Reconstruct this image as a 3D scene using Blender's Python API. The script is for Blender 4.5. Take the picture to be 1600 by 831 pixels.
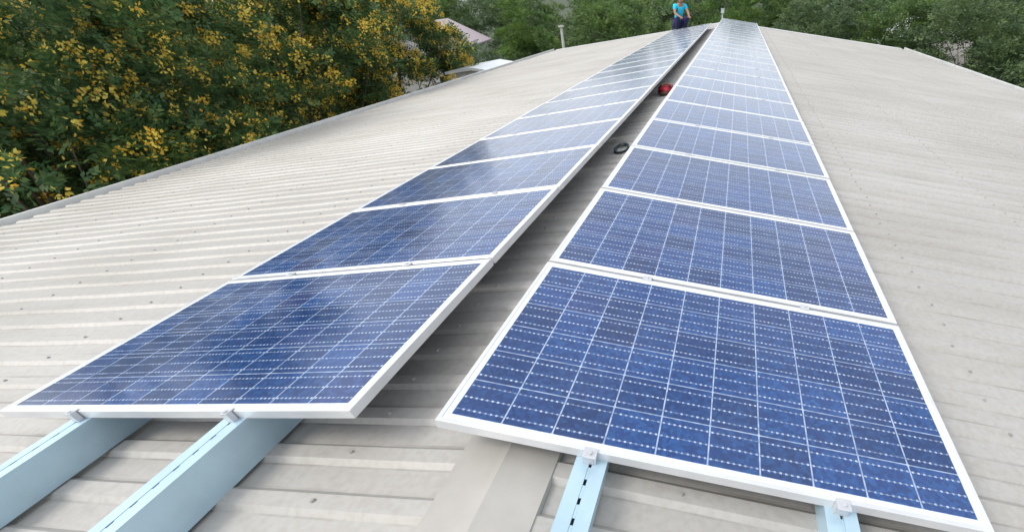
import bpy, bmesh, math, random
import numpy as np
from mathutils import Vector, Matrix, Euler

for o in list(bpy.data.objects):
    bpy.data.objects.remove(o)
scene = bpy.context.scene
C = scene.collection
R = math.radians

# ------------------------------------------------------------ camera
cam_d = bpy.data.cameras.new("camera")
cam = bpy.data.objects.new("camera", cam_d)
C.objects.link(cam)
r_ = Vector((0.98830751, 0.15064411, -0.02355023))
u_ = Vector((-0.07143744, 0.59394083, 0.80133076))
f_ = Vector((-0.13470321, 0.79027884, -0.59775781))
M = Matrix((r_, u_, -f_)).transposed().to_4x4()
M.translation = Vector((0.9036, 0.0, 1.004))
cam.matrix_world = M
cam_d.sensor_fit = 'HORIZONTAL'
cam_d.sensor_width = 36.0
cam_d.lens = 36.0 * 700.81 / 1600.0
cam_d.shift_x = (800 - 1025.5) / 1600.0
cam_d.shift_y = (513.3 - 415.5) / 1600.0
cam_d.clip_start = 0.02
cam_d.clip_end = 9000
scene.camera = cam

# ------------------------------------------------------------ light
SUN_EL, SUN_AZ = R(48), R(240)          # azimuth clockwise from +Y
world = bpy.data.worlds.new("World")
scene.world = world
world.use_nodes = True
wn = world.node_tree
wn.nodes.clear()
sky = wn.nodes.new('ShaderNodeTexSky')
sky.sky_type = 'NISHITA'
sky.sun_disc = False
sky.sun_elevation = SUN_EL
sky.sun_rotation = SUN_AZ
sky.dust_density = 2.0
sky.air_density = 1.2
sky.ozone_density = 1.0
hs = wn.nodes.new('ShaderNodeHueSaturation')
hs.inputs['Saturation'].default_value = 0.5
bg = wn.nodes.new('ShaderNodeBackground')
bg.inputs['Strength'].default_value = 0.15
wo = wn.nodes.new('ShaderNodeOutputWorld')
wn.links.new(sky.outputs[0], hs.inputs['Color'])
# thin even cloud over the whole sky
cl_tc = wn.nodes.new('ShaderNodeTexCoord')
cl_n = wn.nodes.new('ShaderNodeTexNoise')
cl_n.inputs['Scale'].default_value = 2.2
cl_n.inputs['Detail'].default_value = 5
wn.links.new(cl_tc.outputs['Generated'], cl_n.inputs[0])
cl_r = wn.nodes.new('ShaderNodeValToRGB')
cl_r.color_ramp.elements[0].position = 0.3
cl_r.color_ramp.elements[0].color = (0.62, 0.66, 0.72, 1)
cl_r.color_ramp.elements[1].position = 0.7
cl_r.color_ramp.elements[1].color = (1, 1, 1, 1)
wn.links.new(cl_n.outputs[0], cl_r.inputs[0])
cl_s = wn.nodes.new('ShaderNodeVectorMath'); cl_s.operation = 'SCALE'
cl_s.inputs['Scale'].default_value = 4.2
wn.links.new(cl_r.outputs[0], cl_s.inputs[0])
cl_m = wn.nodes.new('ShaderNodeMix'); cl_m.data_type = 'RGBA'
cl_m.inputs[0].default_value = 0.62
wn.links.new(hs.outputs[0], cl_m.inputs[6])
wn.links.new(cl_s.outputs[0], cl_m.inputs[7])
wn.links.new(cl_m.outputs[2], bg.inputs['Color'])
wn.links.new(bg.outputs[0], wo.inputs['Surface'])

sun_d = bpy.data.lights.new("sun", 'SUN')
sun_d.energy = 0.8
sun_d.angle = R(22)
sun_d.color = (1.0, 0.96, 0.90)
sun = bpy.data.objects.new("sun", sun_d)
C.objects.link(sun)
sd = Vector((math.sin(SUN_AZ) * math.cos(SUN_EL), math.cos(SUN_AZ) * math.cos(SUN_EL), math.sin(SUN_EL)))
sun.rotation_euler = sd.to_track_quat('Z', 'Y').to_euler()
sun.location = sd * 60

scene.view_settings.view_transform = 'Standard'
scene.view_settings.look = 'None'
scene.view_settings.exposure = 1.25
scene.view_settings.gamma = 1.0
scene.view_settings.use_curve_mapping = False
scene.render.engine = 'CYCLES'

rng = np.random.default_rng(7)
random.seed(7)

# ------------------------------------------------------------ helpers
def mat(name):
    m = bpy.data.materials.new(name)
    m.use_nodes = True
    nt = m.node_tree
    return m, nt, nt.nodes['Principled BSDF']

def N(nt, typ, **kw):
    n = nt.nodes.new(typ)
    for k, v in kw.items():
        if k in n.inputs.keys() and not hasattr(n, k):
            n.inputs[k].default_value = v
        else:
            setattr(n, k, v)
    return n

def math_node(nt, op, a, b=None, c=None):
    n = nt.nodes.new('ShaderNodeMath')
    n.operation = op
    for i, v in enumerate((a, b, c)):
        if v is None:
            continue
        if isinstance(v, (int, float)):
            n.inputs[i].default_value = v
        else:
            nt.links.new(v, n.inputs[i])
    return n.outputs[0]

def mixc(nt, fac, a, b, blend='MIX'):
    n = nt.nodes.new('ShaderNodeMix')
    n.data_type = 'RGBA'
    n.blend_type = blend
    for sock, v in ((n.inputs[0], fac), (n.inputs[6], a), (n.inputs[7], b)):
        if isinstance(v, (int, float)):
            sock.default_value = v
        elif isinstance(v, tuple):
            sock.default_value = v if len(v) == 4 else (*v, 1)
        else:
            nt.links.new(v, sock)
    return n.outputs[2]

def ramp(nt, fac, stops):
    n = nt.nodes.new('ShaderNodeValToRGB')
    cr = n.color_ramp
    while len(cr.elements) < len(stops):
        cr.elements.new(0.5)
    for e, (p, c) in zip(cr.elements, stops):
        e.position = p
        e.color = c if len(c) == 4 else (*c, 1)
    nt.links.new(fac, n.inputs[0])
    return n.outputs[0]

def tag(o, label=None, cat=None, group=None, kind=None):
    if label: o['label'] = label
    if cat: o['category'] = cat
    if group: o['group'] = group
    if kind: o['kind'] = kind
    return o

def empty(name, loc, rot=(0, 0, 0)):
    o = bpy.data.objects.new(name, None)
    o.empty_display_size = 0.2
    o.location = loc
    o.rotation_euler = rot
    C.objects.link(o)
    return o

def link_mesh(name, me, m, parent=None, smooth=False):
    for mm in (m if isinstance(m, (list, tuple)) else [m]):
        me.materials.append(mm)
    o = bpy.data.objects.new(name, me)
    C.objects.link(o)
    if parent: o.parent = parent
    if smooth:
        me.polygons.foreach_set('use_smooth', [True] * len(me.polygons))
    return o

def bobj(name, bm, m, parent=None, smooth=False):
    me = bpy.data.meshes.new(name)
    bmesh.ops.recalc_face_normals(bm, faces=bm.faces[:])
    bm.to_mesh(me)
    bm.free()
    return link_mesh(name, me, m, parent, smooth)

def box(bm, x0, x1, y0, y1, z0, z1, mi=0):
    vs = [bm.verts.new((x, y, z)) for x in (x0, x1) for y in (y0, y1) for z in (z0, z1)]
    for q in ((0, 1, 3, 2), (4, 6, 7, 5), (0, 4, 5, 1), (2, 3, 7, 6), (0, 2, 6, 4), (1, 5, 7, 3)):
        f = bm.faces.new([vs[i] for i in q])
        f.material_index = mi
    return vs

def prism_y(bm, prof, y0, y1, closed=True):
    """extrude an (x, z) outline along y"""
    a = [bm.verts.new((x, y0, z)) for x, z in prof]
    b = [bm.verts.new((x, y1, z)) for x, z in prof]
    n = len(prof)
    for i in range(n if closed else n - 1):
        j = (i + 1) % n
        bm.faces.new((a[i], a[j], b[j], b[i]))
    if closed:
        bm.faces.new(a[::-1])
        bm.faces.new(b)

def tube(bm, pts, rads, n=7, cap=True):
    rings = []
    for i, p in enumerate(pts):
        p = Vector(p)
        d = (Vector(pts[min(i + 1, len(pts) - 1)]) - Vector(pts[max(i - 1, 0)])).normalized()
        s = d.cross(Vector((0.31, 0.83, 0.46))).normalized()
        t = d.cross(s)
        rings.append([bm.verts.new(p + (s * math.cos(2 * math.pi * k / n) + t * math.sin(2 * math.pi * k / n)) * rads[i]) for k in range(n)])
    for a, b in zip(rings, rings[1:]):
        for k in range(n):
            bm.faces.new((a[k], a[(k + 1) % n], b[(k + 1) % n], b[k]))
    if cap:
        bm.faces.new(rings[0][::-1])
        bm.faces.new(rings[-1])

# ------------------------------------------------------------ materials
def roof_material():
    m, nt, b = mat("weathered_roof_metal")
    tc = N(nt, 'ShaderNodeTexCoord')
    mp = N(nt, 'ShaderNodeMapping')
    mp.inputs['Scale'].default_value = (0.35, 2.6, 1)
    nt.links.new(tc.outputs['Object'], mp.inputs[0])
    n1 = N(nt, 'ShaderNodeTexNoise'); n1.inputs['Scale'].default_value = 1.6; n1.inputs['Detail'].default_value = 6
    nt.links.new(mp.outputs[0], n1.inputs[0])
    n2 = N(nt, 'ShaderNodeTexNoise'); n2.inputs['Scale'].default_value = 0.5; n2.inputs['Detail'].default_value = 4
    nt.links.new(tc.outputs['Object'], n2.inputs[0])
    n3 = N(nt, 'ShaderNodeTexNoise'); n3.inputs['Scale'].default_value = 38; n3.inputs['Detail'].default_value = 3
    nt.links.new(tc.outputs['Object'], n3.inputs[0])
    c1 = ramp(nt, n1.outputs[0], [(0.30, (0.41, 0.393, 0.365)), (0.55, (0.45, 0.435, 0.408)), (0.75, (0.465, 0.452, 0.43))])
    c2 = ramp(nt, n2.outputs[0], [(0.35, (0.90, 0.895, 0.885)), (0.65, (1, 1, 1))])
    c3 = ramp(nt, n3.outputs[0], [(0.3, (0.9, 0.89, 0.87)), (0.6, (1, 1, 1))])
    c = mixc(nt, 1.0, c1, c2, 'MULTIPLY')
    c = mixc(nt, 1.0, c, c3, 'MULTIPLY')
    # rib shade painted in as broken, dirt-like dark lines along each rib foot
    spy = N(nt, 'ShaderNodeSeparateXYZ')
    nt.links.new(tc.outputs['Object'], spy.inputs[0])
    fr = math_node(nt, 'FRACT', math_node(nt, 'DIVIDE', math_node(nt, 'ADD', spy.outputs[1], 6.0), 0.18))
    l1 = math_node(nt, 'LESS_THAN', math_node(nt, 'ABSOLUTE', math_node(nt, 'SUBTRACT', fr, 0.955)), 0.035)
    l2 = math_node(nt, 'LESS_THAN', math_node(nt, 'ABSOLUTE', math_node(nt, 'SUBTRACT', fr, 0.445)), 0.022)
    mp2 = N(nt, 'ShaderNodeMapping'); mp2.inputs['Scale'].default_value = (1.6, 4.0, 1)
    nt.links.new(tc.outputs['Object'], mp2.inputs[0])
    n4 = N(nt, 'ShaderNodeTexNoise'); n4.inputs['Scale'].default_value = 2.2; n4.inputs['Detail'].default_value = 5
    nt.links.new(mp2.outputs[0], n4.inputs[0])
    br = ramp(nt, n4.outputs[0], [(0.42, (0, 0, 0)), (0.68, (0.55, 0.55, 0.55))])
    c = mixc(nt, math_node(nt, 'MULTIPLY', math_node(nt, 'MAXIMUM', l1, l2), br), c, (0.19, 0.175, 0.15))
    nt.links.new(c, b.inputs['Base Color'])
    b.inputs['Metallic'].default_value = 0.2
    rr = ramp(nt, n1.outputs[0], [(0.3, (0.66,) * 3), (0.7, (0.54,) * 3)])
    nt.links.new(rr, b.inputs['Roughness'])
    bp = N(nt, 'ShaderNodeBump'); bp.inputs['Strength'].default_value = 0.15; bp.inputs['Distance'].default_value = 0.01
    nt.links.new(n2.outputs[0], bp.inputs['Height'])
    nt.links.new(bp.outputs[0], b.inputs['Normal'])
    return m

def simple(name, col, rough=0.5, metal=0.0, var=0.12, scale=6.0, spec=None):
    m, nt, b = mat(name)
    tc = N(nt, 'ShaderNodeTexCoord')
    n = N(nt, 'ShaderNodeTexNoise'); n.inputs['Scale'].default_value = scale; n.inputs['Detail'].default_value = 5
    nt.links.new(tc.outputs['Object'], n.inputs[0])
    lo = tuple(c * (1 - var) for c in col); hi = tuple(min(1, c * (1 + var)) for c in col)
    nt.links.new(ramp(nt, n.outputs[0], [(0.3, lo), (0.7, hi)]), b.inputs['Base Color'])
    b.inputs['Roughness'].default_value = rough
    b.inputs['Metallic'].default_value = metal
    if spec is not None: b.inputs['Specular IOR Level'].default_value = spec
    return m

PW, PD, PT = 1.65, 0.99, 0.035       # panel: width down the slope, depth along the ridge, frame height
LIP, MARG = 0.015, 0.018
def cell_material():
    m, nt, b = mat("polycrystalline_cells")
    tc = N(nt, 'ShaderNodeTexCoord')
    sp = N(nt, 'ShaderNodeSeparateXYZ')
    nt.links.new(tc.outputs['Object'], sp.inputs[0])
    x0 = LIP + MARG; cw = (PW - 2 * x0) / 10; cd = (PD - 2 * x0) / 6
    u = math_node(nt, 'DIVIDE', math_node(nt, 'SUBTRACT', sp.outputs[0], x0), cw)
    v = math_node(nt, 'DIVIDE', math_node(nt, 'SUBTRACT', sp.outputs[1], x0), cd)
    fu = math_node(nt, 'FRACT', u); fv = math_node(nt, 'FRACT', v)
    du = math_node(nt, 'ABSOLUTE', math_node(nt, 'SUBTRACT', fu, 0.5))
    dv = math_node(nt, 'ABSOLUTE', math_node(nt, 'SUBTRACT', fv, 0.5))
    gap_u = math_node(nt, 'GREATER_THAN', du, 0.5 - 0.0145)
    gap_v = math_node(nt, 'GREATER_THAN', dv, 0.5 - 0.0125)
    # chamfered cell corners
    gap_c = math_node(nt, 'GREATER_THAN', math_node(nt, 'ADD', du, dv), 0.955)
    out_u = math_node(nt, 'GREATER_THAN', math_node(nt, 'ABSOLUTE', math_node(nt, 'SUBTRACT', u, 5.0)), 5.0)
    out_v = math_node(nt, 'GREATER_THAN', math_node(nt, 'ABSOLUTE', math_node(nt, 'SUBTRACT', v, 3.0)), 3.0)
    # bus bars with solder pads, running across the panel
    t = math_node(nt, 'FRACT', math_node(nt, 'MULTIPLY', fv, 3.0))
    dt = math_node(nt, 'ABSOLUTE', math_node(nt, 'SUBTRACT', t, 0.5))
    bar = math_node(nt, 'LESS_THAN', dt, 0.022)
    barp = math_node(nt, 'LESS_THAN', dt, 0.066)
    s = math_node(nt, 'FRACT', math_node(nt, 'MULTIPLY', fu, 9.0))
    pad = math_node(nt, 'LESS_THAN', math_node(nt, 'ABSOLUTE', math_node(nt, 'SUBTRACT', s, 0.5)), 0.20)
    pads = math_node(nt, 'MULTIPLY', barp, pad)
    # per cell tone
    cmb = N(nt, 'ShaderNodeCombineXYZ')
    nt.links.new(math_node(nt, 'FLOOR', u), cmb.inputs[0])
    nt.links.new(math_node(nt, 'FLOOR', v), cmb.inputs[1])
    oi = N(nt, 'ShaderNodeObjectInfo')
    nt.links.new(math_node(nt, 'MULTIPLY', oi.outputs['Random'], 91.7), cmb.inputs[2])
    wnz = N(nt, 'ShaderNodeTexWhiteNoise'); wnz.noise_dimensions = '3D'
    nt.links.new(cmb.outputs[0], wnz.inputs[0])
    vor = N(nt, 'ShaderNodeTexVoronoi'); vor.inputs['Scale'].default_value = 75
    nt.links.new(tc.outputs['Object'], vor.inputs[0])
    cellc = ramp(nt, wnz.outputs[0], [(0.0, (0.006, 0.030, 0.115)), (0.5, (0.008, 0.042, 0.155)), (0.85, (0.010, 0.054, 0.195)), (1.0, (0.018, 0.036, 0.130))])
    vsep = N(nt, 'ShaderNodeSeparateColor')
    nt.links.new(vor.outputs['Color'], vsep.inputs[0])
    grain = ramp(nt, vsep.outputs[0], [(0.0, (0.62, 0.66, 0.74)), (0.6, (1.0, 1.0, 1.0)), (1.0, (1.55, 1.45, 1.25))])
    cellc = mixc(nt, 1.0, cellc, grain, 'MULTIPLY')
    c = mixc(nt, bar, cellc, (0.12, 0.17, 0.29))
    pn = N(nt, 'ShaderNodeTexNoise'); pn.inputs['Scale'].default_value = 34.0; pn.inputs['Detail'].default_value = 2
    nt.links.new(tc.outputs['Object'], pn.inputs[0])
    pf = ramp(nt, pn.outputs[0], [(0.36, (0.15,) * 3), (0.62, (1.0,) * 3)])
    c = mixc(nt, math_node(nt, 'MULTIPLY', pads, pf), c, (0.42, 0.50, 0.64))
    g = math_node(nt, 'MAXIMUM', math_node(nt, 'MAXIMUM', gap_u, gap_v), gap_c)
    c = mixc(nt, g, c, mixc(nt, pf, (0.17, 0.24, 0.38), (0.36, 0.44, 0.58)))
    o_ = math_node(nt, 'MAXIMUM', out_u, out_v)
    c = mixc(nt, o_, c, (0.70, 0.73, 0.76))
    # thin film of dust
    dn = N(nt, 'ShaderNodeTexNoise'); dn.inputs['Scale'].default_value = 3.0; dn.inputs['Detail'].default_value = 6
    geo = N(nt, 'ShaderNodeNewGeometry')
    nt.links.new(geo.outputs['Position'], dn.inputs[0])
    df = ramp(nt, dn.outputs[0], [(0.35, (0.0,) * 3), (0.75, (0.05,) * 3)])
    c = mixc(nt, df, c, (0.30, 0.32, 0.36))
    nt.links.new(c, b.inputs['Base Color'])
    rr = ramp(nt, dn.outputs[0], [(0.3, (0.10,) * 3), (0.8, (0.20,) * 3)])
    nt.links.new(rr, b.inputs['Roughness'])
    b.inputs['IOR'].default_value = 1.52
    b.inputs['Sheen Weight'].default_value = 0.3
    b.inputs['Sheen Roughness'].default_value = 0.22
    return m

def leaf_material(name, stops, transl=0.35, rough=0.55):
    m, nt, b = mat(name)
    geo = N(nt, 'ShaderNodeNewGeometry')
    c = ramp(nt, geo.outputs['Random Per Island'], stops)
    # broad clumps differ in tone, as young and old growth do
    tc = N(nt, 'ShaderNodeTexCoord')
    n = N(nt, 'ShaderNodeTexNoise'); n.inputs['Scale'].default_value = 0.55; n.inputs['Detail'].default_value = 3
    nt.links.new(tc.outputs['Object'], n.inputs[0])
    k = ramp(nt, n.outputs[0], [(0.33, (0.68, 0.76, 0.80)), (0.65, (1.3, 1.25, 1.0))])
    c = mixc(nt, 1.0, c, k, 'MULTIPLY')
    nt.links.new(c, b.inputs['Base Color'])
    b.inputs['Roughness'].default_value = rough
    b.inputs['Specular IOR Level'].default_value = 0.3
    tr = N(nt, 'ShaderNodeBsdfTranslucent')
    nt.links.new(c, tr.inputs['Color'])
    mx = N(nt, 'ShaderNodeMixShader'); mx.inputs[0].default_value = transl
    out = nt.nodes['Material Output']
    nt.links.new(b.outputs[0], mx.inputs[1]); nt.links.new(tr.outputs[0], mx.inputs[2])
    nt.links.new(mx.outputs[0], out.inputs['Surface'])
    return m

MT = {}
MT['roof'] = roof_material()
MT['flash'] = simple("flashing_metal", (0.74, 0.74, 0.72), 0.45, 0.3, 0.1, 3)
MT['cap'] = simple("ridge_cap_metal", (0.40, 0.38, 0.345), 0.5, 0.35, 0.14, 4)
MT['screw'] = simple("screw_washer", (0.33, 0.32, 0.305), 0.6, 0.4)
MT['alu'] = simple("anodised_aluminium", (0.66, 0.67, 0.68), 0.36, 0.4, 0.10, 5)
MT['clamp'] = simple("clamp_metal", (0.55, 0.56, 0.58), 0.45, 0.4, 0.1, 20)
MT['cell'] = cell_material()
MT['back'] = simple("backsheet_white", (0.7, 0.7, 0.7), 0.6)
MT['rail'] = simple("galvanised_rail", (0.44, 0.59, 0.675), 0.34, 0.4, 0.07, 9)
MT['wall'] = simple("painted_wall", (0.55, 0.53, 0.48), 0.8)
MT['bark'] = simple("bark", (0.10, 0.085, 0.065), 0.9, 0, 0.35, 5)
MT['ground'] = simple("grass_ground", (0.045, 0.06, 0.028), 0.95, 0, 0.35, 0.6)
MT['leaf_flower'] = leaf_material("feathery_leaves", [(0, (0.050, 0.108, 0.046)), (0.5, (0.082, 0.160, 0.062)), (0.85, (0.13, 0.20, 0.07)), (1, (0.18, 0.23, 0.09))])
MT['leaf_mid'] = leaf_material("mid_green_leaves", [(0, (0.07, 0.132, 0.048)), (0.6, (0.115, 0.185, 0.062)), (1, (0.17, 0.235, 0.085))])
MT['leaf_dark'] = leaf_material("dark_green_leaves", [(0, (0.065, 0.115, 0.058)), (0.6, (0.11, 0.165, 0.08)), (1, (0.17, 0.225, 0.115))])
MT['leaf_fresh'] = leaf_material("fresh_green_leaves", [(0, (0.06, 0.12, 0.032)), (0.6, (0.105, 0.19, 0.05)), (1, (0.17, 0.24, 0.075))])
MT['flower'] = leaf_material("yellow_blossom", [(0, (0.64, 0.33, 0.04)), (0.25, (0.76, 0.54, 0.08)), (0.85, (0.82, 0.70, 0.17)), (1, (0.58, 0.26, 0.06))], 0.4, 0.6)

# ------------------------------------------------------------ ground
bm = bmesh.new()
GZ = -6.0
n = 40
S = 4000.0
gv = [[bm.verts.new((-S + 2 * S * i / n, -S + 2 * S * j / n, GZ)) for j in range(n + 1)] for i in range(n + 1)]
for i in range(n):
    for j in range(n):
        bm.faces.new((gv[i][j], gv[i + 1][j], gv[i + 1][j + 1], gv[i][j + 1]))
tag(bobj('ground', bm, MT['ground']), kind='structure')

# ------------------------------------------------------------ warehouse
TH = 0.1425
TAN = math.tan(TH)
XR, ZR = 0.285, -0.150                # ridge line of the roof sheets (valley level)
XL, XE = -8.2, 8.35                  # eaves
Y0, Y1 = -6.0, 25.7
RIB, RH = 0.18, 0.016
def roof_z(x): return ZR - abs(x - XR) * (TAN if x > XR else 0.122)

wh = empty('warehouse', (XR, (Y0 + Y1) / 2, GZ))
tag(wh, 'long low-pitched metal-roofed shed with pale ribbed sheeting carrying both rows of panels', 'building')
def wpart(name, bm, m, parent=wh, smooth=False):
    o = bobj(name, bm, m, parent, smooth)
    if parent is wh:
        o.matrix_parent_inverse = Matrix.Translation(-Vector(wh.location))
    return o

def roof_sheet(side):
    xe = XE if side > 0 else XL
    nx = 26
    xs = [XR + side * 0.012 + (xe - XR - side * 0.012) * i / nx for i in range(nx + 1)]
    prof = []
    y = Y0
    r2 = random.Random(3 if side > 0 else 4)
    while y < Y1 - RIB:
        prof += [(y, 0, 0), (y + RIB * 0.46, 0.0, 0), (y + RIB * 0.56, RH, 1), (y + RIB * 0.84, RH, 1), (y + RIB * 0.94, 0, 0)]
        y += RIB
    prof.append((Y1, 0, 0))
    # gentle unevenness of thin sheeting between purlins
    ph = [r2.uniform(0, 6.28) for _ in range(4)]
    def wob(x, yy):
        return 0.0035 * math.sin(x * 2.1 + ph[0] + 0.7 * math.sin(yy * 0.8)) * math.sin(yy * 1.3 + ph[1]) + 0.002 * math.sin(x * 5 + yy * 3.1 + ph[2])
    V = np.array([(x, py, roof_z(x) + pz + wob(x, py)) for x in xs for (py, pz, k) in prof])
    m_ = len(prof)
    F = []
    for i in range(nx):
        for j in range(m_ - 1):
            a = i * m_ + j
            q = (a, a + 1, a + m_ + 1, a + m_)
            F.append(q if side < 0 else q[::-1])
    bm = bmesh.new()
    vs = [bm.verts.new(v) for v in V]
    for q in F:
        bm.faces.new([vs[k] for k in q])
    # screw heads on the ribs, in rows over the purlins
    purl = [XR + side * d for d in (0.55, 1.75, 2.95, 4.15, 5.35, 6.55, 7.75, 8.7) if d < abs(xe - XR) - 0.1]
    y = Y0
    while y < Y1 - RIB:
        yc = y + RIB * 0.70
        for px in purl:
            x = px + r2.uniform(-0.015, 0.015)
            z = roof_z(x) + RH + wob(x, yc)
            rr = 0.009
            ring0 = [bm.verts.new((x + rr * math.cos(k * math.pi / 3), yc + rr * math.sin(k * math.pi / 3), z - 0.002)) for k in range(6)]
            ring1 = [bm.verts.new((x + rr * .6 * math.cos(k * math.pi / 3), yc + rr * .6 * math.sin(k * math.pi / 3), z + 0.008)) for k in range(6)]
            for k in range(6):
                bm.faces.new((ring0[k], ring0[(k + 1) % 6], ring1[(k + 1) % 6], ring1[k])).material_index = 1
            bm.faces.new(ring1).material_index = 1
        y += RIB
    me = bpy.data.meshes.new('roof_sheet')
    bm.normal_update()
    bm.to_mesh(me); bm.free()
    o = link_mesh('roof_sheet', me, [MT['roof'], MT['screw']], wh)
    o.matrix_parent_inverse = Matrix.Translation(-Vector(wh.location))
    return o
roof_sheet(1); roof_sheet(-1)

# ridge cap: two wings, lapped in 2.4 m lengths
bm = bmesh.new()
CW = 0.155
y = Y0
i = 0
while y < Y1:
    ye = min(y + 2.4, Y1 + 0.02)
    e = 0.003 * (i % 2)
    zt = ZR + RH + 0.004 + e
    prof = [(XR - CW - .004, ZR - CW * .122 + RH - 0.012 + e), (XR - CW, ZR - CW * .122 + RH + 0.004 + e), (XR - 0.02, zt), (XR, zt + 0.004), (XR + 0.02, zt),
            (XR + CW, ZR - CW * TAN + RH + 0.004 + e), (XR + CW + .004, ZR - CW * TAN + RH - 0.012 + e)]
    prof2 = [(x, z - 0.002) for x, z in prof[::-1]]
    prism_y(bm, prof + prof2, y - 0.06, ye)
    y = ye; i += 1
wpart('ridge_cap', bm, MT['cap'])
# gutters along both eaves
for side, xe in ((-1, XL), (1, XE)):
    bm = bmesh.new()
    z = roof_z(xe)
    s = side
    prof = [(xe - s * .03, z - .16), (xe + s * .14, z - .16), (xe + s * .14, z + .055), (xe + s * .175, z + .055), (xe + s * .175, z - .18), (xe - s * .03, z - .18)]
    prism_y(bm, prof, Y0, Y1 + .05)
    wpart('gutter', bm, MT['flash'])
# gable flashings
for yy in (Y0, Y1):
    for side, xe in ((-1, XL), (1, XE)):
        bm = bmesh.new()
        a, b_ = XR + side * 0.005, xe
        ya, yb = (yy - .04, yy + .16) if yy > 0 else (yy - .16, yy + .04)
        yi0, yi1 = yy - 0.17, yy + 0.035
        pts = [(a, roof_z(a)), (b_, roof_z(b_))]
        v = []
        for (x, z) in pts:
            v.append([bm.verts.new((x, yi0, z + RH + .006)), bm.verts.new((x, yi1, z + RH + .014)), bm.verts.new((x, yi1, z - .22)), bm.verts.new((x, yi1 - .015, z - .22)), bm.verts.new((x, yi1 - .015, z + RH)), bm.verts.new((x, yi0, z + RH + .001))])
        for k in range(6):
            bm.faces.new((v[0][k], v[0][(k + 1) % 6], v[1][(k + 1) % 6], v[1][k]))
        bm.faces.new(v[0]); bm.faces.new(v[1][::-1])
        wpart('verge_flashing', bm, MT['flash'])
# walls
bm = bmesh.new(); box(bm, XL + .35, XL + .5, Y0 + .3, Y1 - .3, GZ, roof_z(XL + .35) - .06); wpart('wall', bm, MT['wall'])
bm = bmesh.new(); box(bm, XE - .5, XE - .35, Y0 + .3, Y1 - .3, GZ, roof_z(XE - .35) - .06); wpart('wall', bm, MT['wall'])
for yy in (Y0 + .31, Y1 - .46):
    bm = bmesh.new()
    prof = [(XL + .52, GZ), (XE - .52, GZ), (XE - .52, roof_z(XE - .52) - .05), (XR, ZR - .05), (XL + .52, roof_z(XL + .52) - .05)]
    prism_y(bm, prof, yy, yy + .14)
    wpart('wall', bm, MT['wall'])

# ------------------------------------------------------------ rails
CLX = (0.48, 1.22)                  # clamp lines across the panel
GL, GR = -0.20, 0.0866              # inner edges of the two rows
PITCH = 1.01
NL, NR = 21, 25
PY0 = 0.80
def rail(side, d, ye, label):
    g = GL if side < 0 else GR
    s = side
    top = -PT * 1.0 / math.cos(TH) - 0.0005
    x = g + s * d * math.cos(TH)
    z = top - d * math.sin(TH)
    h = (z - (roof_z(x) + RH)) * math.cos(TH)
    w, t, sl, lip = 0.047, 0.004, 0.0045, 0.014
    prof = [(-w, -h), (w, -h), (w, 0), (sl, 0), (sl, -lip), (sl + t, -lip), (sl + t, -t), (w - t, -t), (w - t, -h + t),
            (-w + t, -h + t), (-w + t, -t), (-sl - t, -t), (-sl - t, -lip), (-sl, -lip), (-sl, 0), (-w, 0)]
    bm = bmesh.new()
    prism_y(bm, prof, 0, ye + 1.6)
    # pressed stiffening line down each flank and slot bridges
    yy = 0.05
    while yy < ye + 1.5:
        box(bm, -sl + .0005, sl - .0005, yy, yy + 0.040, -0.005, -0.0015)
        yy += 0.06
    o = bobj('mounting_rail', bm, MT['rail'])
    o.location = (x, -1.6, z)
    o.rotation_euler = (0, s * TH, 0)
    tag(o, label, 'rail', 'mounting rails under the panel rows')
    return o
rail(-1, CLX[1], PY0 + NL * PITCH + .1, 'pale blue metal channel running out from under the left panel row, at lower left corner')
rail(-1, CLX[0], PY0 + NL * PITCH + .1, 'pale blue metal channel under the left panel row, the one nearer the roof ridge')
rail(1, CLX[0], PY0 + NR * PITCH + .1, 'pale slotted metal channel under the right panel row, beside the ridge cap')
rail(1, CLX[1], PY0 + NR * PITCH + .1, 'pale slotted metal channel under the right panel row, at the outer lower right corner')

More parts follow.
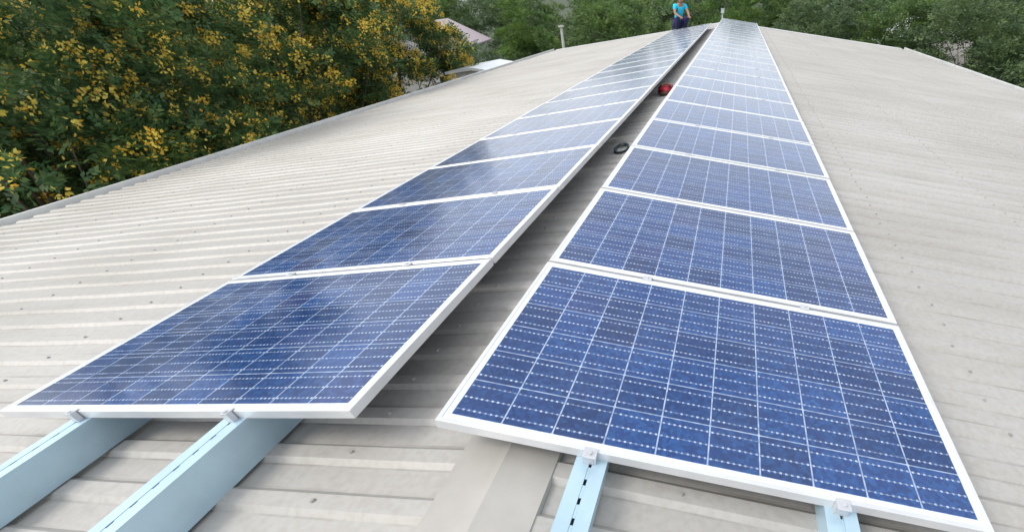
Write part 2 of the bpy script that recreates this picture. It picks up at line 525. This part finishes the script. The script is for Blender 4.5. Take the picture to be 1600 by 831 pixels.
# ------------------------------------------------------------ panels
ORD = ['first', 'second', 'third', 'fourth', 'fifth', 'sixth', 'seventh', 'eighth', 'ninth', 'tenth', 'eleventh', 'twelfth', 'thirteenth',
       'fourteenth', 'fifteenth', 'sixteenth', 'seventeenth', 'eighteenth', 'nineteenth', 'twentieth', 'twenty-first', 'twenty-second',
       'twenty-third', 'twenty-fourth', 'twenty-fifth', 'twenty-sixth']
def make_panel():
    root = empty('solar_panel', (0, 0, 0))
    # frame: four mitred bars with a lip over the glass
    bm = bmesh.new()
    W_, D_, H_ = PW, PD, PT
    def ring(ins, z): return [bm.verts.new(p) for p in ((ins, ins, z), (W_ - ins, ins, z), (W_ - ins, D_ - ins, z), (ins, D_ - ins, z))]
    bev = 0.0015
    rings = [ring(0.03, 0), ring(0, 0), ring(0, H_ - bev), ring(bev, H_), ring(LIP - .001, H_), ring(LIP, H_ - .001), ring(LIP, H_ - 0.006), ring(0.0025, H_ - 0.0062), ring(0.0025, .002), ring(0.03, .002)]
    for a, b_ in zip(rings, rings[1:] + rings[:1]):
        for k in range(4):
            bm.faces.new((a[k], a[(k + 1) % 4], b_[(k + 1) % 4], b_[k]))
    bobj('frame', bm, MT['alu'], root)
    bm = bmesh.new()
    box(bm, 0.003, W_ - .003, 0.003, D_ - .003, H_ - 0.0055, H_ - 0.0022)
    bobj('cell_sheet', bm, MT['cell'], root)
    for cx in CLX:
        bm = bmesh.new()
        y0, y1 = D_ + 0.001, PITCH - 0.001
        box(bm, cx - .02, cx + .02, y0, y1, 0.0, H_ + .001)
        box(bm, cx - .02, cx + .02, y0 - .009, y1 + .009, H_ + .0013, H_ + .0045)
        tube(bm, [(cx, (y0 + y1) / 2, H_ + .0045), (cx, (y0 + y1) / 2, H_ + .010)], [.0065, .0065], 6)
        bobj('mid_clamp', bm, MT['clamp'], root)
    return root
def children(o): return [c for c in bpy.data.objects if c.parent is o]
proto = make_panel()
proto_ch = children(proto)
used = False
for side, cnt, rowname in ((-1, NL, 'left'), (1, NR, 'right')):
    for k in range(cnt):
        if not used:
            o = proto; used = True; ch = proto_ch
        else:
            o = proto.copy(); C.objects.link(o)
            ch = []
            for c in proto_ch:
                c2 = c.copy(); C.objects.link(c2); c2.parent = o; ch.append(c2)
        nrm = Vector((side * math.sin(TH), 0, math.cos(TH)))
        jz = random.uniform(-.0012, .0012)
        jt = random.uniform(-.0025, .0025)
        if side > 0:
            base = Vector((GR, PY0 + k * PITCH, 0))
            o.rotation_euler = (jt * .5, TH + jt, 0)
        else:
            base = Vector((GL, PY0 + k * PITCH + PD, 0))
            o.rotation_euler = (jt * .5, TH + jt, math.pi)
            # clamps go on the far seam of this mirrored copy
            for c in ch:
                if c.name.startswith('mid_clamp'):
                    c.location = (0, -PITCH, 0)
        o.location = base - nrm * (PT - jz)
        inner = 'roof ridge gap'
        if k == 0:
            lab = f'nearest panel of the {rowname} row, its blue cell grid closest to the camera'
        elif k == cnt - 1:
            lab = f'farthest panel of the {rowname} row, at the end by the trees'
        elif k == 1:
            lab = f'blue panel of the {rowname} row directly behind its nearest panel'
        else:
            look = 'blue' if k < 5 else ('pale glare-washed' if k < 13 else 'whitish glinting')
            lab = f'{look} panel, {ORD[k]} from the near end of the {rowname} row'
        tag(o, lab, 'solar panel', f'solar panels of the {rowname} row')
        if k == 0:
            for cx in CLX:
                bm = bmesh.new()
                yy = -0.003 if side > 0 else PD + 0.003
                sgn = -1 if side > 0 else 1
                ya, yb = sorted((yy, yy + sgn * .018))
                box(bm, cx - .013, cx + .013, ya, yb, 0.0, PT + .001)
                ya, yb = sorted((yy - sgn * .012, yy + sgn * .018))
                box(bm, cx - .013, cx + .013, ya, yb, PT + .0013, PT + .005)
                tube(bm, [(cx, yy + sgn * .009, PT + .005), (cx, yy + sgn * .009, PT + .011)], [.0065, .0065], 6)
                bobj('end_clamp', bm, MT['clamp'], o)

# ------------------------------------------------------------ small things in the gap
def lump(name, center, size, m, seed, parent=None, segs=14):
    r3 = random.Random(seed)
    bm = bmesh.new()
    bmesh.ops.create_icosphere(bm, subdivisions=3, radius=1)
    ph = [r3.uniform(0, 6.28) for _ in range(6)]
    for v in bm.verts:
        p = v.co.copy()
        k = 1 + .12 * math.sin(4 * p.x + ph[0]) * math.sin(5 * p.y + ph[1]) + .09 * math.sin(9 * p.z + ph[2] + 3 * p.x) + .06 * math.sin(13 * p.y + ph[3])
        p *= k
        p.z = max(p.z, -0.55)
        v.co = Vector((p.x * size[0], p.y * size[1], (p.z + .55) * size[2]))
    o = bobj(name, bm, m, parent, True)
    o.location = center
    return o
MT['red'] = simple("red_cloth", (0.30, 0.008, 0.025), 0.75, 0, 0.25, 20)
MT['teal'] = simple("dark_teal_cable", (0.014, 0.045, 0.052), 0.75, 0, 0.3, 20)
MT['tan'] = simple("tan_strap", (0.09, 0.045, 0.02), 0.8)
gx = -0.10
o = empty('tool_bag', (gx, 7.35, roof_z(gx) + RH))
tag(o, 'small red bag lying in the gap between the two panel rows', 'bag')
lump('pouch', (0, 0, 0), (.12, .14, .075), MT['red'], 2, o)
bm = bmesh.new()
tube(bm, [(-.09, -.05, .07), (-.06, -.09, .12), (0, -.11, .135), (.06, -.09, .12), (.09, -.05, .07)], [.012] * 5, 7)
bobj('handle', bm, MT['tan'], o, True)
lump('base', (0, -.13, 0), (.08, .05, .03), MT['tan'], 5, o)
# coil of dark cable
bm = bmesh.new()
r4 = random.Random(8)
for k in range(7):
    a0 = r4.uniform(0, 6.28)
    rx, ry = .085 + r4.uniform(-.015, .015), .17 + r4.uniform(-.03, .03)
    pts = [(rx * math.cos(a0 + t * 2 * math.pi / 22) + r4.uniform(-.004, .004), ry * math.sin(a0 + t * 2 * math.pi / 22), .008 + .009 * k + .004 * math.sin(t)) for t in range(23)]
    tube(bm, pts, [.0075] * 23, 6)
o = bobj('cable_coil', bm, MT['teal'], None, True)
gx = -0.12
o.location = (gx, 4.35, roof_z(gx) + RH); o.rotation_euler = (0, -TH, .12); o.scale = (.75, .8, .35)
tag(o, 'dark teal coil of cable lying in the roof gap, nearer than the red bag', 'cable')

# ------------------------------------------------------------ post with box at the far end of the gap
o = empty('vent_post', (0.10, 25.9 - .5, roof_z(.1) + RH))
tag(o, 'short pale post with a small box on top, at the far end of the gap', 'post')
MT['pale'] = simple("pale_paint", (0.42, 0.48, 0.47), 0.5)
bm = bmesh.new(); tube(bm, [(0, 0, 0), (0, 0, .36)], [.03, .03], 10); bobj('pole', bm, MT['pale'], o)
bm = bmesh.new(); box(bm, -.075, .075, -.06, .06, .361, .53)
bmesh.ops.bevel(bm, geom=bm.edges[:], offset=.012, segments=2, affect='EDGES'); bobj('box', bm, MT['pale'], o)
bm = bmesh.new(); box(bm, -.09, .09, -.075, .075, .531, .545); bobj('lid', bm, MT['pale'], o)

# ------------------------------------------------------------ worker crouching at the far end of the left row
def skin_mesh(name, verts, edges, rads, m, parent, sub=2, root=0):
    me = bpy.data.meshes.new(name)
    me.from_pydata([Vector(v) for v in verts], edges, [])
    o = bpy.data.objects.new(name, me)
    C.objects.link(o)
    md = o.modifiers.new('skin', 'SKIN')
    if not me.skin_vertices:
        me.skin_vertices.new()
    for i, r in enumerate(rads):
        rr = r if isinstance(r, tuple) else (r, r)
        me.skin_vertices[0].data[i].radius = rr
        me.skin_vertices[0].data[i].use_root = (i == root)
    s = o.modifiers.new('sub', 'SUBSURF'); s.levels = sub; s.render_levels = sub
    dg = bpy.context.evaluated_depsgraph_get()
    dg.update()
    new = bpy.data.meshes.new_from_object(o.evaluated_get(dg))
    bpy.data.objects.remove(o)
    new.materials.clear()
    return link_mesh(name, new, m, parent, True)

MT['skin'] = simple("skin", (0.30, 0.165, 0.10), 0.55, 0, 0.06)
MT['shirt'] = simple("cyan_shirt", (0.01, 0.46, 0.66), 0.8, 0, 0.12, 14)
MT['trousers'] = simple("navy_trousers", (0.018, 0.02, 0.075), 0.85, 0, 0.2, 14)
MT['hair'] = simple("dark_brown_hair", (0.045, 0.022, 0.012), 0.6)
MT['shoe'] = simple("dark_shoe", (0.03, 0.03, 0.03), 0.6)
def make_worker(loc, rz):
    root = empty('person', loc, (0, 0, rz))
    tag(root, 'worker in a cyan shirt and navy trousers crouching past the left row end', 'person')
    # local: faces +x, squatting, arms reaching forward over the knees
    P = {
        'pelvis': (-.16, 0, .30), 'waist': (-.15, 0, .44), 'chest': (-.06, 0, .63), 'neckb': (0.0, 0, .80), 'neck': (.03, 0, .87), 'head': (.06, 0, .97), 'crown': (.05, 0, 1.05),
    }
    verts, edges, rads = [], [], []
    idx = {}
    def add(k, p, r, par=None):
        idx[k] = len(verts); verts.append(p); rads.append(r)
        if par is not None: edges.append((idx[par], idx[k]))
    add('pelvis', P['pelvis'], (.13, .15))
    add('waist', P['waist'], (.11, .14), 'pelvis'); add('chest', P['chest'], (.12, .165), 'waist'); add('neckb', P['neckb'], (.075, .09), 'chest')
    add('neck', P['neck'], .055, 'neckb'); add('head', P['head'], (.088, .078), 'neck'); add('crown', P['crown'], (.07, .065), 'head')
    # head details
    add('brow', (.125, 0, .985), (.03, .05), 'head'); add('nose', (.165, 0, .955), .013, 'brow')
    add('chin', (.115, 0, .895), .032, 'head')
    for s, n_ in ((1, 'l'), (-1, 'r')):
        add('ear' + n_, (.05, s * .088, .965), .016, 'head')
        add('sh' + n_, (-.01, s * .185, .77), .062, 'neckb')
        add('el' + n_, (.16, s * .24, .58), .045, 'sh' + n_)
        add('wr' + n_, (.38, s * .17, .50), .028, 'el' + n_)
        add('palm' + n_, (.45, s * .155, .485), (.020, .038), 'wr' + n_)
        for q in range(4):
            yy = s * (.125 + q * .02)
            L = (.072, .082, .076, .06)[q]
            add(f'f{q}a{n_}', (.485, yy, .482), .0095, 'palm' + n_)
            add(f'f{q}b{n_}', (.485 + L * .55, yy, .468), .0085, f'f{q}a{n_}')
            add(f'f{q}c{n_}', (.485 + L * .95, yy, .440), .0075, f'f{q}b{n_}')
        add('t1' + n_, (.455, s * .11, .478), .011, 'palm' + n_)
        add('t2' + n_, (.49, s * .095, .46), .009, 't1' + n_)
        add('hip' + n_, (-.12, s * .12, .28), .095, 'pelvis')
        add('kn' + n_, (.25, s * .17, .46), .066, 'hip' + n_)
        add('an' + n_, (.06, s * .15, .09), .042, 'kn' + n_)
        add('foot' + n_, (.13, s * .155, .05), .042, 'an' + n_)
        add('toe' + n_, (.24, s * .165, .035), .034, 'foot' + n_)
    skin_mesh('body', verts, edges, rads, MT['skin'], root, 2, 0)
    # shirt
    v2, e2, r2 = [], [], []
    def add2(p, r, par=None):
        v2.append(p); r2.append(r)
        if par is not None: e2.append((par, len(v2) - 1))
        return len(v2) - 1
    a = add2((-.17, 0, .33), (.15, .175)); b_ = add2(P['waist'], (.14, .17), a); c_ = add2(P['chest'], (.145, .19), b_); d = add2((-.005, 0, .795), (.09, .10), c_)
    for s in (1, -1):
        e = add2((-.01, s * .19, .77), .085, d); add2((.09, s * .225, .655), .078, e)
    skin_mesh('shirt', v2, e2, r2, MT['shirt'], root)
    v2, e2, r2 = [], [], []
    a = add2((-.17, 0, .27), (.15, .17))
    for s in (1, -1):
        h = add2((-.12, s * .12, .28), .112, a); k = add2((.255, s * .17, .465), .085, h); add2((.075, s * .15, .12), .066, k)
    skin_mesh('trousers', v2, e2, r2, MT['trousers'], root)
    v2, e2, r2 = [], [], []
    a = add2((.02, 0, .985), (.088, .09)); b_ = add2((.03, 0, 1.045), (.09, .085), a); add2((.085, 0, 1.06), (.05, .07), b_); add2((-.02, 0, .92), (.05, .06), a)
    skin_mesh('hair', v2, e2, r2, MT['hair'], root)
    for s in (1, -1):
        v2, e2, r2 = [], [], []
        a = add2((.055, s * .15, .048), (.050, .05)); b_ = add2((.15, s * .158, .045), (.046, .048), a); add2((.255, s * .168, .036), (.036, .042), b_)
        skin_mesh('shoe', v2, e2, r2, MT['shoe'], root)
    return root
px_ = -1.55
make_worker((px_, 22.45, roof_z(px_) + RH), R(-62)).scale = (1.2,) * 3

# ------------------------------------------------------------ trees
def quads_mesh(name, V):
    n = len(V) // 4
    me = bpy.data.meshes.new(name)
    me.vertices.add(4 * n); me.loops.add(4 * n); me.polygons.add(n)
    me.vertices.foreach_set('co', V.astype(np.float32).ravel())
    me.loops.foreach_set('vertex_index', np.arange(4 * n, dtype=np.int32))
    me.polygons.foreach_set('loop_start', np.arange(0, 4 * n, 4, dtype=np.int32))
    me.polygons.foreach_set('loop_total', np.full(n, 4, dtype=np.int32))
    me.update(calc_edges=True)
    return me

def unit(v): return v / (np.linalg.norm(v, axis=-1, keepdims=True) + 1e-9)

def leaf_quads(pos, axis, side, L, Wd):
    """rhombic leaves; pos, axis, side arrays (n,3); L, Wd arrays"""
    a = pos; b = pos + axis * (L * .45)[:, None] + side * (Wd * .5)[:, None]
    c = pos + axis * L[:, None]; d = pos + axis * (L * .45)[:, None] - side * (Wd * .5)[:, None]
    nrm = np.cross(axis, side)
    b = b + nrm * (Wd * .12)[:, None]; d = d + nrm * (Wd * .12)[:, None]
    return np.stack([a, b, c, d], 1).reshape(-1, 3)

def crown_points(g, nclump, rad, cz, lobes=7):
    """clump centres filling a lumpy crown"""
    lc = unit(g.normal(size=(lobes, 3))) * np.array(rad) * g.uniform(.35, .62, size=(lobes, 1))
    lr = g.uniform(.42, .62, size=lobes)
    pts = []
    while len(pts) < nclump:
        k = g.integers(lobes)
        d = unit(g.normal(size=3))
        if d[2] < -.85: continue
        p = lc[k] + d * np.array(rad) * lr[k] * g.uniform(.72, 1.05)
        # keep those not deep inside another lobe
        q = ((p - lc) / np.array(rad)) / lr[:, None]
        if (np.linalg.norm(q, axis=1) < .62).any() and g.random() < .8: continue
        pts.append(p)
    pts = np.array(pts)
    pts[:, 2] += cz
    return pts

def make_tree(name, seed, H, rad, cz, nclump, sprays, nleaf, L, crad, mleaf, flowers=0.0, fl_bias=None, trunk_r=.16):
    g = np.random.default_rng(seed)
    root = empty(name, (0, 0, 0))
    pts = crown_points(g, nclump, rad, cz)
    centre = np.array([0, 0, cz - rad[2] * .2])
    # ---- trunk and limbs
    bm = bmesh.new()
    fork = cz - rad[2] * .75
    lean = g.normal(size=2) * .15
    tp = [(0, 0, -.15), (lean[0] * .3, lean[1] * .3, fork * .5), (lean[0], lean[1], fork)]
    tube(bm, tp, [trunk_r * 1.3, trunk_r, trunk_r * .85], 9)
    order = g.permutation(nclump)
    for i in order[:min(26, nclump)]:
        e = pts[i]
        mid = np.array(tp[2]) * .5 + e * .5 + np.array([0, 0, -.25 * rad[2] * .5]) + g.normal(size=3) * .15
        q = np.array(tp[2]) * .85 + mid * .15
        tube(bm, [tp[2], tuple(q * .6 + mid * .4 * 1.0), tuple(mid), tuple(e)], [trunk_r * .5, trunk_r * .36, trunk_r * .22, trunk_r * .06], 5)
    tr = bobj('trunk', bm, MT['bark'], root, True)
    # ---- leaves
    P_, A_, S_, LL, WW = [], [], [], [], []
    for p in pts:
        cr = crad * g.uniform(.7, 1.3)
        n = max(4, int(sprays * g.uniform(.7, 1.3)))
        d = unit(g.normal(size=(n, 3)))
        d[:, 2] = np.where(d[:, 2] < -.3, -d[:, 2], d[:, 2])
        sp = p + d * cr * g.uniform(.35, 1.0, size=(n, 1)) * np.array([1.15, 1.15, .75])
        out = unit(sp - centre) * .5 + d * .7 + g.normal(size=(n, 3)) * .25
        out[:, 2] += -.05
        ax = unit(out)
        nr = unit(np.array([0, 0, 1.]) * 1.0 + unit(sp - centre) * .5 + g.normal(size=(n, 3)) * .45)
        sd_ = unit(np.cross(nr, ax)); nr = np.cross(ax, sd_)
        for j in range(nleaf):
            t = (j // 2 + .5) / max(1, nleaf / 2)
            sgn = 1 if j % 2 else -1
            base = sp + ax * (t * L * 2.2)[..., None] if False else sp + ax * (t * L * 2.1)
            la = unit(ax * .55 + sd_ * sgn * .8 + nr * g.uniform(-.25, .1, size=(n, 1)) + g.normal(size=(n, 3)) * .12)
            ls = unit(np.cross(nr + g.normal(size=(n, 3)) * .25, la))
            P_.append(base); A_.append(la); S_.append(ls)
            LL.append(L * g.uniform(.7, 1.25, size=n)); WW.append(L * .5 * g.uniform(.75, 1.2, size=n))
    V = leaf_quads(np.concatenate(P_), np.concatenate(A_), np.concatenate(S_), np.concatenate(LL), np.concatenate(WW))
    link_mesh('crown', quads_mesh('crown', V), mleaf, root)
    # ---- upright flower heads on the outer clumps
    if flowers > 0:
        P_, A_, S_, LL, WW = [], [], [], [], []
        for p in pts:
            o_ = unit(p - centre)
            pr = flowers
            if fl_bias is not None:
                pr *= fl_bias(p)
            if o_[2] < -.25: pr *= .4
            for _ in range(22):
                if g.random() > pr: continue
                dirv = unit(o_ * .7 + np.array([0, 0, .5]) + g.normal(size=3) * .55)
                b0 = p + dirv * crad * g.uniform(.75, 1.1)
                hl = g.uniform(.04, .18)
                nf = int(g.uniform(5, 20))
                t = g.random(nf)
                wdt = (1 - t) * .075 + .02
                dd = unit(g.normal(size=(nf, 3)))
                pos = b0 + unit(dirv + np.array([0, 0, .8])) * (t * hl)[:, None] + dd * wdt[:, None]
                P_.append(pos); A_.append(unit(dd + g.normal(size=(nf, 3)) * .5))
                S_.append(unit(np.cross(A_[-1], g.normal(size=(nf, 3)))))
                LL.append(g.uniform(.05, .085, nf)); WW.append(g.uniform(.04, .065, nf))
        V = leaf_quads(np.concatenate(P_), np.concatenate(A_), np.concatenate(S_), np.concatenate(LL), np.concatenate(WW))
        link_mesh('blossom', quads_mesh('blossom', V), MT['flower'], root)
    return root

def place(o, x, y, label, cat='tree', group=None, s=1.0, rz=0.0, sz=None):
    o.location = (x, y, GZ); o.rotation_euler = (0, 0, rz)
    o.scale = (s, s, sz or s)
    tag(o, label, cat, group)
    return o
def copy_tree(src):
    r = src.copy(); C.objects.link(r)
    for c in children(src):
        d = c.copy(); C.objects.link(d); d.parent = r
    return r

FG = 'yellow-flowering trees beside the left eave'
t = make_tree('flowering_tree', 11, 10, (4.7, 4.8, 4.9), 5.2, 270, 44, 8, .13, .62, MT['leaf_flower'], .36)
place(t, -13.1, 6.8, 'dark leafy tree with the fewest yellow flower heads, at the left edge', group=FG)
t = make_tree('flowering_tree', 12, 10, (4.6, 4.8, 4.9), 5.3, 270, 44, 8, .13, .60, MT['leaf_flower'], .72)
place(t, -13.7, 12.8, 'big green tree speckled with yellow heads, between the darkest and yellowest trees', group=FG)
t = make_tree('flowering_tree', 13, 10, (4.1, 4.6, 4.7), 5.1, 240, 44, 8, .13, .58, MT['leaf_flower'], .95)
place(t, -14.7, 19.2, 'tree most thickly covered in yellow blossom, last before the distant green trees', group=FG)

TA = make_tree('leafy_tree', 21, 9, (4.2, 4.2, 4.4), 4.9, 120, 34, 6, .22, .75, MT['leaf_mid'])
TB = make_tree('leafy_tree', 22, 9, (3.8, 4.0, 4.6), 4.9, 110, 34, 6, .20, .72, MT['leaf_fresh'])
TD = make_tree('leafy_tree', 23, 9, (4.6, 4.3, 4.5), 4.9, 130, 34, 6, .22, .8, MT['leaf_dark'])
G1 = 'green trees beyond the roof'
plan = [
    (TA, -24.5, 29.5, .9, 0.4, 'mid green tree half hidden behind the right side of the yellow blossom'),
    (TB, -13.5, 36.0, .92, 1.2, 'rounded bright green tree beyond the left far corner of the roof'),
    (TA, -6.5, 37.0, .95, 2.4, 'mid green tree standing left of the worker in cyan'),
    (TB, 0.0, 40.0, 1.0, 3.9, 'bright green tree right behind the worker and the left row'),
    (TD, 5.0, 37.0, .95, 0.2, 'dark green tree behind the far end of the right row'),
    (TA, 10.5, 36.5, .95, 4.4, 'mid green tree beyond the far right stretch of the gable'),
    (TD, 14.5, 30.5, 1.0, 2.0, 'dark green tree beyond the right far corner of the roof'),
    (TD, 16.5, 22.0, .98, 5.1, 'dark tree beside the right eave at the right edge of the photo'),
    (TB, 19.5, 35.5, 1.0, 0.9, 'fresh green tree showing brightly between the dark trees at right'),
    (TD, -13.2, 27.8, .56, 2.2, 'low greyish green tree in front of the pink-roofed house'),
    (TA, -10.0, 43.5, 1.0, 5.2, 'mid green tree filling the gap behind the rounded bright green tree'),
    (TD, -22.5, 13.0, 1.05, 3.0, 'dark green tree behind the yellow-flowering trees'),
    (TD, -24.0, 21.5, 1.0, 1.0, 'dark green tree behind the most yellow tree'),
]
usedp = set()
for src, x, y, s, rz, lab in plan:
    o = copy_tree(src) if src.name in usedp else src
    usedp.add(src.name)
    place(o, x, y, lab, group=G1, s=s, rz=rz, sz=s * (.80 if y > 28 else 1))
back = [(-36, 44), (-28, 49), (-20, 50), (-11.5, 52), (-3.5, 54), (4.5, 55), (12.5, 53), (20.5, 50), (28, 46), (27, 33), (25, 22), (-34, 33), (-33, 22), (-24, 61), (-15.8, 62), (-7.5, 63), (.5, 65), (8.5, 64), (16.5, 62), (25, 58)]
bl = ['tall tree in the far tree line behind the yellow blossom', 'tall tree of the far line, behind the pale house roof', 'tall far tree above the bushy tree right of the yellow blossom',
      'tall far tree behind the rounded bright green tree', 'tall far tree behind the worker and the left row', 'tall far tree directly behind the end of the right row',
      'tall far tree behind the far right gable', 'tall far tree left of the fresh green tree at right', 'tall far tree at the top right corner',
      'tree behind the dark trees at the right edge of the photo', 'tree behind the tree beside the right eave', 'tree far behind the speckled flowering tree', 'tree far behind the dark flowering tree',
      'rearmost tree seen over the pink-roofed house', 'rearmost tree over the rounded bright green tree', 'rearmost tree left of the worker', 'rearmost tree just right of the worker',
      'rearmost tree right of the far end of the right row', 'rearmost tree above the far right gable', 'rearmost tree above the fresh green tree at right']
for i, ((x, y), lab) in enumerate(zip(back, bl)):
    o = copy_tree((TD, TA, TD, TB)[i % 4])
    place(o, x, y, lab, group='tall trees of the far tree line', s=1.12, rz=i * 1.7, sz=.96 + .05 * math.sin(i * 2.3))

# ------------------------------------------------------------ things beyond the roof
MT['white'] = simple("white_sheet", (0.78, 0.80, 0.82), 0.4, 0.1, 0.06)
MT['pink'] = simple("pinkish_roof", (0.40, 0.335, 0.35), 0.7)
MT['render'] = simple("pale_render", (0.62, 0.60, 0.58), 0.8)
MT['conc'] = simple("concrete", (0.50, 0.50, 0.46), 0.85)
MT['glassd'] = simple("dark_pane", (0.03, 0.035, 0.04), 0.15)
def house(name, loc, rz, w, d, h, rh, mw, mr, label, cat, over=.35, windows=True):
    root = empty(name, loc, (0, 0, rz))
    tag(root, label, cat)
    bm = bmesh.new()
    prism_y(bm, [(-w / 2, 0), (w / 2, 0), (w / 2, h), (0, h + rh * .96), (-w / 2, h)], -d / 2, d / 2)
    bobj('wall', bm, mw, root)
    bm = bmesh.new()
    k = rh / (w / 2)
    e = w / 2 + over
    prism_y(bm, [(-e, h - over * k + .02), (0, h + rh + .02), (e, h - over * k + .02), (e, h - over * k + .12), (0, h + rh + .13), (-e, h - over * k + .12)], -d / 2 - over, d / 2 + over)
    bobj('roof', bm, mr, root)
    if windows:
        for yy in (-d / 4, d / 4):
            for sx in (-1, 1):
                bm = bmesh.new()
                x = sx * w / 2
                box(bm, min(x, x + sx * .05), max(x, x + sx * .05), yy - .6, yy + .6, h * .38, h * .38 + 1.2)
                fo = bobj('window', bm, mw, root)
                bm = bmesh.new()
                box(bm, min(x + sx * .051, x + sx * .058), max(x + sx * .051, x + sx * .058), yy - .5, yy + .5, h * .38 + .1, h * .38 + 1.1)
                bobj('pane', bm, MT['glassd'], fo)
    return root
house('shed', (-9.75, 20.9, GZ), 0, 2.1, 2.6, 4.52, .14, MT['render'], MT['white'], 'small lean shed with a white sheet roof beside the left eave', 'shed', .12)
house('house', (-23.2, 40.0, GZ), R(12), 6, 7, 4.2, 1.4, MT['render'], MT['pink'], 'house with a dusty pink roof half hidden behind the yellow blossom', 'house')
house('house', (15.5, 44.5, GZ), R(-8), 7, 9, 3.6, 1.6, MT['render'], MT['white'], 'pale house glimpsed through the trees beyond the right gable', 'house')
bm = bmesh.new()
tube(bm, [(0, 0, -.1), (0, 0, 5.6)], [.10, .075], 10)
box(bm, -.13, .13, -.13, .13, 5.601, 5.68)
o = bobj('concrete_post', bm, MT['conc'])
o.location = (-9.1, 29.5, GZ)
tag(o, 'slim pale concrete post rising beyond the left far corner of the roof', 'post')
